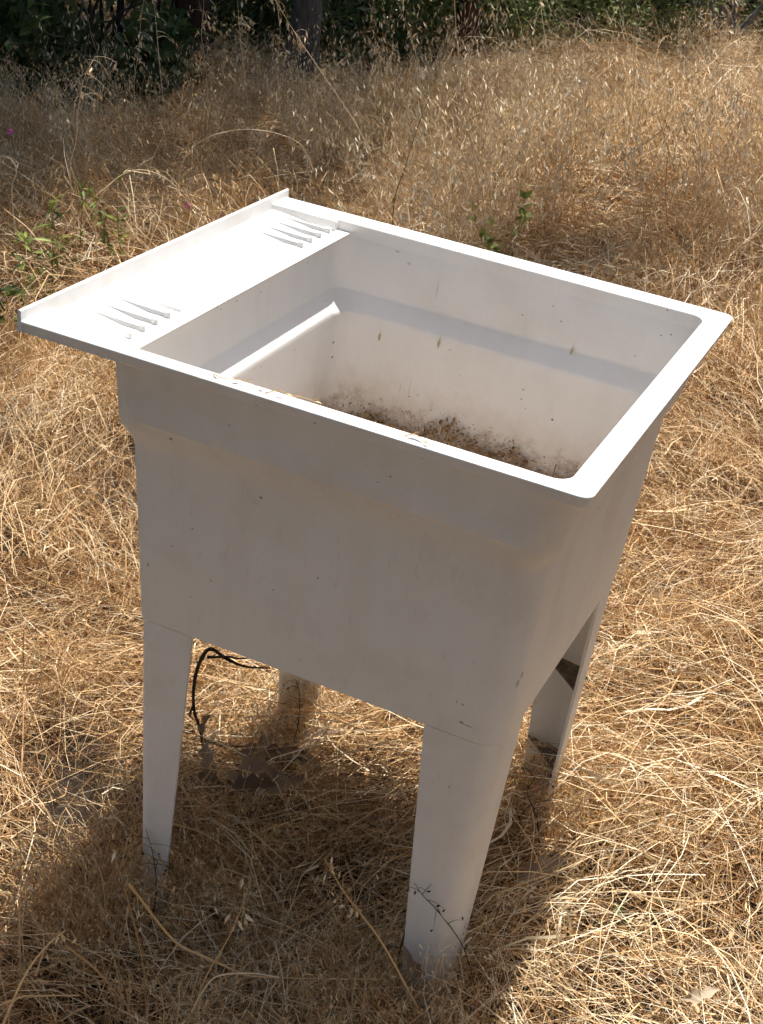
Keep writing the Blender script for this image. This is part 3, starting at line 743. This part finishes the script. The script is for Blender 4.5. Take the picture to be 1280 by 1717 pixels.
# ------------------------------------------------------------------ small things in and on the sink
def sink_local(o): o.matrix_world = Ms @ o.matrix_basis; return o
def litter():
    buf = Buf(); n = 6500
    x = rng.uniform(.145, .582, n); hh = .607+.013*np.sin(x*23)+.012*np.sin(x*61+1)
    u = rng.random(n)**1.6; y = .5525-.20*u-.004*rng.random(n); z = .508+(hh-.508)*(1-u)**1.3+rng.normal(0, .006, n)
    P = np.stack([x, np.minimum(y, .551), np.maximum(z, .512)], -1)
    s = rng.uniform(.002, .008, n)*np.where(rng.random(n) < .06, 2.2, 1)
    leaves(buf, P, rng.normal(size=(n, 3)), rng.normal(size=(n, 3)), s, s*rng.uniform(.3, .8, n), np.clip(rng.normal(.66, .26, n), 0, 1))
    m = 420; x = rng.uniform(.145, .582, m); P0_ = np.stack([x, np.full(m, .5525)-rng.uniform(0, .012, m), .59+.045*rng.random(m)**1.8+.012*np.sin(x*23)], -1)   # crumbs clinging to the wall
    s = rng.uniform(.0015, .005, m); leaves(buf, P0_, rng.normal(size=(m, 3))*np.array([1, .2, 1]), rng.normal(size=(m, 3))*.3+np.array([0, -1, 0]), s, s*.6, np.clip(rng.normal(.5, .25, m), 0, 1))
    m = 260; C = np.stack([rng.uniform(.15, .57, m), rng.uniform(.45, .545, m), rng.uniform(.57, .615, m)], -1); D = nrm(rng.normal(size=(m, 3))*np.array([1, .5, .5]))*rng.uniform(.015, .05, m)[:, None]
    ribbons(buf, np.stack([C-D/2, C+rng.normal(size=(m, 3))*.003, C+D/2], 1), rng.uniform(.0008, .0018, m), np.clip(rng.normal(.6, .3, m), 0, 1))
    o = buf.build('leaf_litter', M['litter'], None, False); o.matrix_world = Ms
    tag(o, 'brown crumbled leaf litter along the bottom of the sink basin', 'leaf litter', kind='stuff')
litter()
def small(name, buf, m, label, cat, group=None, in_sink=False):
    v = np.concatenate(buf.v); 
    if in_sink: v = s2w(v)
    c = v[np.argmin(v[:, 2])].copy(); c = np.array([v[:, 0].mean(), v[:, 1].mean(), v[:, 2].min()])
    buf.v = [v-c]
    o = buf.build(name, m, None, False); o.location = c
    return tag(o, label, cat, group)
def stalk(buf, pts, w, tint=.7, n=5, tip=.35):
    c = bez(pts, 6); tube(buf, c, np.linspace(w, w*tip, len(c)), n, tint)
    return c
for pts, lab in (([(.235, .011, .8615), (.25, .006, .8625), (.272, .012, .864), (.292, .010, .862)], 'thin curled straw with a seed on the near rim, leftmost'),
                 ([(.30, .004, .8615), (.312, .009, .866), (.322, .012, .8635)], 'short bent straw on the near rim, second from the left'),
                 ([(.318, .016, .8612), (.335, .017, .863), (.352, .019, .8615)], 'pale flat straw on the inner edge of the near rim'),
                 ([(.455, .006, .8612), (.463, .010, .864), (.474, .008, .8625), (.478, .004, .8615)], 'brown straw scrap on the middle of the near rim')):
    b = Buf(); c = stalk(b, pts, .0007, .55)
    e = c[-1][None]; leaves(b, e-np.array([[.004, 0, 0]]), np.array([[1, .1, 0.]]), np.array([[0, 0, 1.]]), np.array([.010]), np.array([.0028]), np.array([.75]))
    for k in range(3):
        q = c[rng.integers(2, len(c)-2)]; stalk(b, [q, q+np.array([.004, .003*(-1)**k, .002]), q+np.array([.008, .006*(-1)**k, .0005])], .0004, .5, 4)
    small('straw_scrap', b, M['straw'], lab, 'straw', 'straw scraps on the sink rim', True)
for (x, z, lab) in ((.196, .716, 'yellowish oat husk stuck to the far basin wall, leftmost of three'), (.283, .731, 'yellowish oat husk stuck to the far basin wall, middle of three'), (.4625, .766, 'yellowish oat husk stuck to the far basin wall, rightmost of three')):
    b = Buf(); y = .5585 if z < .75 else .5745
    leaves(b, np.array([[x+.001, y-.0006, z+.012]]), np.array([[-.1, 0, -1.]]), np.array([[0, -1., 0]]), np.array([.0165]), np.array([.0042]), np.array([.45]), .2)
    stalk(b, [(x+.001, y-.001, z+.012), (x+.0015, y-.002, z+.015), (x+.002, y-.002, z+.018)], .0003, .4, 4)
    small('oat_husk', b, M['weedpale'], lab, 'oat husk', 'oat husks stuck inside the basin', True)

# ------------------------------------------------------------------ fallen branch and leaves under the sink
def oak_leaf(buf, c, d, n_, Ln, tint, curl=.2):
    d = nrm(np.asarray(d, float)); s = nrm(np.cross(d, np.asarray(n_, float))); u = np.cross(s, d)
    lob = rng.uniform(2.6, 3.4); wid = rng.uniform(.17, .25); tw = rng.normal()*.5; ph = rng.uniform(0, .6)
    st = [(t, .012+wid*math.sin(math.pi*max(t, .0)**.85)**.8*(.72+.28*math.cos(2*math.pi*(lob*t+ph)))*(1 if t > .1 else .3)) for t in np.linspace(0, 1, 19)]
    V = []; F = []
    for t, w in st:
        m = np.asarray(c)+d*Ln*t+u*Ln*curl*(.25-(t-.5)**2)*1.2+s*Ln*.08*math.sin(3*t+ph*5)
        a_ = tw*(t-.3); s2 = s*math.cos(a_)+u*math.sin(a_); u2 = u*math.cos(a_)-s*math.sin(a_)
        for q in (-1, 0, 1):
            V.append(m+s2*q*w*Ln+u2*(abs(q)*w*Ln*(.55+.25*math.sin(9*t+q))))
    for i in range(len(st)-1):
        for k in (0, 1): F.append((i*3+k, i*3+k+1, i*3+4+k, i*3+3+k))
    buf.add(V, np.array(F), tint)
Yb = gp(400, 1300, .03)[1]
br = empty('fallen_oak_branch', gp(345, 1330, -.02)); tag(br, 'fallen dead oak branch with dull brown leaves under the sink', 'branch')
def child(buf, name, m, par, smooth=False):
    v = np.concatenate(buf.v)-np.array(par.location); buf.v = [v.astype(np.float32)]; return buf.build(name, m, par, smooth)
b = Buf()
def curve_px(px, Y, dy=0): return [at(x, y, Y+dy*i) for i, (x, y) in enumerate(px)]
c = bez(curve_px([(352, 1345), (338, 1240), (324, 1190), (328, 1135), (348, 1100), (374, 1116), (407, 1134), (452, 1140)], Yb), 6)
c[:, 1] += np.linspace(0, .03, len(c)); tube(b, c, np.interp(np.linspace(0, 1, len(c)), [0, .5, .75, 1], [.0020, .0027, .0028, .0010]), 6, .5, .12)
for px in ([(348, 1102), (380, 1112), (398, 1126), (425, 1134)], [(324, 1185), (315, 1215), (318, 1240)], [(338, 1240), (380, 1262), (440, 1270), (500, 1262)], [(345, 1290), (400, 1300), (470, 1292)]):
    q = bez(curve_px(px, Yb), 5); q[:, 1] += np.linspace(0, .05, len(q)); tube(b, q, np.linspace(.0024, .0008, len(q)), 5)
child(b, 'stem', M['twig'], br, True)
for (px, py, dx, dz, ln, dy) in ((352, 1248, -.1, -.9, .062, 0), (362, 1262, .2, -.8, .078, .01), (392, 1265, .9, -.1, .078, .02), (430, 1262, .9, -.35, .07, .0), (440, 1282, 1, .05, .085, .03),
        (400, 1290, 1, -.05, .08, -.02), (372, 1302, .8, -.3, .075, -.03), (425, 1308, 1, -.1, .08, -.03), (350, 1300, -.4, -.7, .06, -.01), (480, 1272, 1, -.1, .065, .04), (385, 1322, .9, .0, .07, -.05), (452, 1318, .8, -.3, .07, -.02), (358, 1205, -.3, -.6, .04, .0)):
    b = Buf(); oak_leaf(b, at(px, py-6, Yb+dy*1.6-.06), (dx, rng.normal()*.45, dz), (rng.normal()*.6, -.7, .9+rng.normal()*.4), ln*.95, float(np.clip(rng.normal(.46, .22), .08, .95)), rng.uniform(.2, 1.3))
    child(b, 'leaf', M['dryleaf'], br, True)
for (px, py, d, ln, lab, mk, tint) in ((862, 1466, (1, .25, .05), .075, 'curled brown dry leaf lying right of the near front leg', 'dryleaf', .6), (712, 1592, (.6, .1, .5), .045, 'small brown dry leaf leaning on the foot of the near front leg', 'dryleaf', .55),
        (500, 1246, (.9, .2, .1), .06, 'dull leaf resting at the foot of the far back leg', 'dryleaf', .4), (1028, 1508, (.25, -.3, -.5), .045, 'single dark green leaf on the straw at the lower right', 'weed', .12),
        (1140, 1672, (1, .1, .1), .05, 'pale tan dry leaf on the straw at the bottom right', 'dryleaf', .95), (705, 1640, (-.2, .1, .6), .05, 'crumpled brown leaf left of the near front foot', 'dryleaf', .5)):
    b = Buf(); oak_leaf(b, gp(px, py, .08), d, (rng.normal()*.3, -.6, 1), ln, tint, .5)
    small('fallen_leaf', b, M[mk], lab, 'leaf', 'single leaves on the straw')
b = Buf(); P = np.array([[gp(1052, 1562, .075), gp(1068, 1575, .09), gp(1085, 1592, .075)]]); ribbons(b, P, np.array([.004]), np.array([.8]))
small('green_grass_blade', b, M['weed'], 'short green grass blade on the straw at the lower right', 'grass blade')

# ------------------------------------------------------------------ single stalks one can pick out
def stalk_thing(px, Y, w, label, heads=(), tint=.68, name='oat_stalk', m='oat', dy=0.0, nsp=10, size=.022, spread=.02, cat='oat stalk', group='single oat stalks'):
    if name == 'bent_straw': spread, size = min(spread, .007), .013
    pts = [at(x, y, Y+dy*i) for i, (x, y) in enumerate(px)]
    base = pts[0].copy(); 
    if name == 'oat_stalk' and base[2] > .03: pts = [np.array([base[0], base[1], max(soil_z(base[0], base[1]), 0)])] + pts
    t = empty(name, pts[0]); tag(t, label, cat, group)
    b = Buf(); c = stalk(b, pts, w, tint, 5, .4)
    if nsp:
        n = nsp; Q = c[rng.integers(int(len(c)*.55), len(c), n)]; E = Q+rng.normal(size=(n, 3))*np.array([spread, spread, spread*.5])-np.array([0, 0, spread*.4])
        for q, e in zip(Q, E): stalk(b, [q, (q+e)/2+np.array([0, 0, .006]), e], .00045, tint, 3, .8)
        for e in E:
            o = link('husk', HUSK[rng.integers(len(HUSK))], t); o.location = e-pts[0]; k = size/.022*rng.uniform(.7, 1.2); o.scale = (k, k, k)
            o.rotation_euler = (rng.normal()*.4, rng.normal()*.4, rng.uniform(0, 6.28))
    child(b, 'stem', M[m], t, True)
    return t
HUSK = []
for _ in range(6):
    b = Buf(); z0 = np.zeros((1, 3))
    for q in range(2): leaves(b, z0, np.array([[rng.normal()*.12+.12*(-1)**q, rng.normal()*.1, -1]]), np.array([[(-1)**q, .4, .1]]), np.array([.022*rng.uniform(.85, 1.1)]), np.array([.0052]), np.array([np.clip(rng.normal(.85, .12), 0, 1)]), .3)
    stalk(b, [(0, 0, -.012), (.002, .001, -.022), (.006, .002, -.034)], .0003, .4, 3)
    HUSK.append(b.mesh('husk', M['oat'], False))
Dp = lambda px, py, h: gp(px, py, h)[1]
stalk_thing([(803, 330), (792, 250), (776, 150), (766, 60), (760, -40), (757, -110)], Dp(803, 330, .25), .0022, 'thick golden upright stalk behind the middle of the far rim', tint=.62, nsp=8)
stalk_thing([(938, 250), (928, 170), (918, 90), (907, 10), (900, -80)], Dp(938, 250, .2), .0019, 'pale upright stalk right of the thick golden one', tint=.85, nsp=8)
stalk_thing([(632, 300), (600, 215), (545, 130), (495, 55), (450, -20)], Dp(632, 300, .25), .0017, 'long stalk leaning left across the slim grey oak', tint=.7, nsp=14)
stalk_thing([(300, 300), (318, 256), (350, 230), (412, 217), (478, 228), (512, 252), (524, 300)], Dp(300, 300, .22), .0022, 'golden stalk arched over left of the sink', tint=.66, nsp=12, size=.016, spread=.008)
stalk_thing([(800, 322), (870, 312), (960, 316), (1040, 325), (1110, 338)], Dp(800, 322, .3), .0016, 'long stalk lying almost level above the far rim', tint=.75, nsp=6)
stalk_thing([(990, 345), (1050, 310), (1120, 275), (1190, 250)], Dp(990, 345, .25), .0015, 'stalk slanting up to the right above the far right corner', tint=.75, nsp=8)
stalk_thing([(118, 300), (128, 235), (132, 180), (142, 130), (160, 95)], Dp(118, 300, .3), .0018, 'weeping oat stalk in front of the dark bush at left', tint=.8, nsp=16, spread=.03)
stalk_thing([(275, 180), (268, 110), (262, 40), (256, -30)], Dp(275, 180, .2), .0015, 'thin stalk with husks against the dark red trunk', tint=.8, nsp=14, spread=.03)
stalk_thing([(225, 150), (232, 90), (238, 20), (250, -40)], Dp(225, 150, .2), .0015, 'thin stalk with husks left of the dark red trunk', tint=.8, nsp=14, spread=.03)
stalk_thing([(415, 170), (408, 110), (402, 50), (398, -10)], Dp(415, 170, .2), .0016, 'stalk crowded with pale husks left of the slim grey oak', tint=.85, nsp=22, spread=.03)
stalk_thing([(468, 170), (465, 110), (470, 50), (462, -10)], Dp(468, 170, .2), .0016, 'brownish stalk with husks in front of the slim grey oak', tint=.55, nsp=18, spread=.03)
stalk_thing([(345, 110), (338, 60), (342, 10), (340, -30)], Dp(345, 120, .25), .0014, 'stalk with husks between the red trunk and the grey oak', tint=.7, nsp=16, spread=.03)
stalk_thing([(660, 350), (680, 280), (700, 215), (722, 160)], Dp(660, 350, .25), .0017, 'greenish stalk leaning right behind the back corner of the sink', tint=.35, nsp=4, m='weed')
stalk_thing([(1065, 380), (1062, 290), (1072, 190), (1090, 90)], Dp(1065, 380, .2), .0016, 'upright oat stalk above the right part of the far rim', tint=.8, nsp=20, spread=.035)
stalk_thing([(1180, 330), (1172, 230), (1160, 130), (1150, 30)], Dp(1180, 330, .2), .0016, 'tall oat stalk near the right edge hung with husks', tint=.8, nsp=24, spread=.035)
stalk_thing([(20, 330), (28, 285), (10, 262), (-25, 270)], Dp(20, 330, .25), .002, 'drooping stalk curving out of the left edge', tint=.8, nsp=12, spread=.012, size=.018)
stalk_thing([(160, 370), (185, 310), (230, 285), (280, 300), (320, 345)], Dp(160, 370, .25), .002, 'arched straw left of the back ledge', tint=.72, nsp=12, spread=.01, size=.017)
gs = dict(name='bent_straw', m='straw',  cat='straw', group='loose straws in the foreground')
stalk_thing([(215, 1480), (290, 1575), (345, 1605), (400, 1630), (425, 1637), (520, 1641), (640, 1642)], gp(400, 1640, .10)[1], .0017, 'thick kinked straw lying across the shadow at the bottom', nsp=0, tint=.62, **gs)
stalk_thing([(322, 1697), (345, 1655), (368, 1636), (420, 1632), (470, 1639)], gp(380, 1660, .12)[1], .0016, 'bent pale straw hooking over the thick kinked straw', nsp=0, tint=.88, **gs)
stalk_thing([(110, 1585), (165, 1630), (215, 1690), (260, 1740)], gp(160, 1660, .1)[1], .0016, 'reddish straw with husks at the bottom left', nsp=10, tint=.45, **gs)
stalk_thing([(245, 1700), (240, 1620), (215, 1510), (180, 1400)], gp(245, 1690, .06)[1], .0012, 'thin upright reddish straw left of the near back leg', nsp=5, tint=.42, **gs)
stalk_thing([(5, 1720), (40, 1640), (75, 1590), (110, 1560)], gp(20, 1720, .1)[1], .0017, 'sunlit straw in the bottom left corner', nsp=5, tint=.8, **gs)
stalk_thing([(36, 1660), (33, 1560), (36, 1450), (28, 1385)], gp(36, 1650, .05)[1], .0015, 'upright golden straw at the left edge', nsp=5, tint=.72, **gs)
stalk_thing([(700, 1690), (640, 1580), (580, 1500), (545, 1440)], gp(690, 1690, .08)[1], .0016, 'straw with a feathery tip between the two near legs', nsp=14, tint=.6, spread=.01, size=.016, **gs)
stalk_thing([(325, 1700), (345, 1640), (390, 1560), (420, 1480)], gp(325, 1700, .08)[1], .0013, 'thin straw rising in the middle of the shadow', nsp=6, tint=.55, **gs)
stalk_thing([(285, 1380), (345, 1400), (420, 1450), (470, 1505)], gp(300, 1420, .1)[1], .0012, 'straight thin straw slanting behind the near back leg', nsp=0, tint=.7, **gs)
stalk_thing([(470, 1320), (560, 1270), (660, 1240), (705, 1225)], gp(480, 1330, .04)[1], .0015, 'pale straw under the sink slanting up to the near front leg', nsp=0, tint=.85, **gs)
stalk_thing([(875, 1400), (980, 1410), (1090, 1375), (1180, 1330)], gp(900, 1405, .07)[1], .0013, 'long pale straw right of the far front leg', nsp=0, tint=.9, dy=.03, **gs)
stalk_thing([(930, 1240), (1010, 1190), (1110, 1170), (1190, 1200)], gp(950, 1270, .07)[1], .0013, 'curved straw arching right of the far front leg', nsp=0, tint=.85, dy=.02, **gs)
stalk_thing([(1000, 1080), (1010, 1000), (1050, 930), (1120, 900)], gp(1000, 1080, .03)[1], .0013, 'bent straw behind the front of the sink', nsp=4, tint=.85, **gs)
stalk_thing([(40, 1240), (70, 1150), (60, 1080), (20, 1000)], gp(40, 1240, .04)[1], .0013, 'curved straw left of the sink at mid height', nsp=4, tint=.85, **gs)
stalk_thing([(50, 830), (95, 740), (150, 700), (190, 690)], gp(50, 840, .05)[1], .0013, 'arched straw left of the upper sink wall', nsp=4, tint=.85, **gs)

# ------------------------------------------------------------------ twiggy dead weeds by the legs
def dead_weed(px, Y, label, w=.0011, n=12, ln=.035):
    pts = [at(x, y, Y) for x, y in px]; t = empty('dead_weed', pts[0]); tag(t, label, 'dead weed', 'twiggy dead weeds by the sink legs')
    b = Buf(); c = stalk(b, pts, w, .3, 5)
    for i in range(n):
        q = c[rng.integers(3, len(c))]; d = rng.normal(size=3)*np.array([1, .4, .5]); d = d/np.linalg.norm(d)*ln*rng.uniform(.5, 1.3)
        e = q+d; stalk(b, [q, q+d*.5+np.array([0, 0, .003]), e], .0005, .3, 4)
        leaves(b, e[None], rng.normal(size=(1, 3)), rng.normal(size=(1, 3)), np.array([.006]), np.array([.003]), np.array([.3]))
    child(b, 'stem', M['twig'], t)
dead_weed([(490, 1255), (500, 1215), (503, 1170), (497, 1140)], gp(492, 1262, .05)[1]-.03, 'thin dead weed in front of the far back leg', .0010, 14, .03)
dead_weed([(800, 1668), (778, 1590), (738, 1532), (708, 1500), (695, 1480)], gp(745, 1640, .02)[1]-.05, 'dark dead weed crossing the foot of the near front leg', .0009, 10, .022)
dead_weed([(660, 1640), (672, 1590), (685, 1540), (690, 1500)], gp(672, 1650, .04)[1], 'dead weed just left of the near front foot', .0011, 16, .03)
dead_weed([(905, 1420), (900, 1370), (885, 1330), (900, 1300)], gp(905, 1420, .05)[1], 'dead weed by the far front foot', .0011, 18, .035)
dead_weed([(250, 1560), (262, 1500), (258, 1440), (245, 1390)], gp(250, 1560, .04)[1], 'dead weed in front of the near back foot', .0010, 14, .03)

# ------------------------------------------------------------------ green plants and flowers
def weed(px, py, h, n, ln, label, wd=.25, hi=.6, tint=.6):
    h *= 1.2; n += 4; ln *= 1.35
    g = gp(px, py, h*.8); base = np.array([g[0], g[1], soil_z(g[0], g[1])]); t = empty('green_weed', base); tag(t, label, 'weed', 'green weeds in the dry grass')
    for i in range(3):
        a = rng.uniform(0, 6.28); e = base+np.array([math.cos(a)*h*.25, math.sin(a)*h*.2, h*rng.uniform(.8, 1.1)])
        b = Buf(); c = stalk(b, [base, (base+e)/2+rng.normal(size=3)*.01, e], .0016, .5); child(b, 'stem', M['weed'], t, True)
        for k in range(n):
            q = c[int(len(c)*rng.uniform(hi, .99))]; b = Buf(); d = rng.normal(size=3)+np.array([0, -.2, .3])
            leaves(b, q[None], d[None], np.array([[rng.normal()*.4, -.5, 1]]), np.array([ln*rng.uniform(.6, 1.2)]), np.array([ln*wd*2]), np.array([np.clip(rng.normal(tint, .2), 0, 1)])); child(b, 'leaf', M['weed'], t)
weed(838, 352, .26, 5, .024, 'bright yellow green sprig behind the far rim', .3, .7, .95)
weed(800, 392, .22, 4, .022, 'small green sprig close behind the far rim', .3, .7, .8)
weed(120, 360, .24, 9, .035, 'green weed in the grass left of the back ledge', .12, .3)
weed(70, 390, .24, 9, .035, 'paler green weed beside the left edge of the grass', .12, .3, .8)
weed(200, 335, .26, 8, .032, 'green weed nearest the arched golden stalk', .12, .3)
weed(12, 490, .2, 6, .045, 'broad leaved green weed at the left edge', .25, .5, .35)
def flower(px, py, h, label):
    g = gp(px, py, h); base = np.array([g[0], g[1], soil_z(g[0], g[1])]); t = empty('pink_wildflower', base); tag(t, label, 'flower', 'pink wildflowers in the dry grass')
    b = Buf(); stalk(b, [base, (base+g)/2+np.array([.01, 0, 0]), g], .0011, .5); child(b, 'stem', M['weed'], t, True)
    for k in range(5):
        a = k*1.257; d = np.array([math.cos(a), -.5, math.sin(a)+.25]); b = Buf()
        leaves(b, g[None], d[None], np.array([[0, -1., .4]]), np.array([.013]), np.array([.010]), np.array([rng.random()])); child(b, 'petal', M['flower'], t)
flower(18, 221, .34, 'pink wildflower at the far left in front of the dark bush')
flower(316, 345, .27, 'pink wildflower just behind the back ledge of the sink')
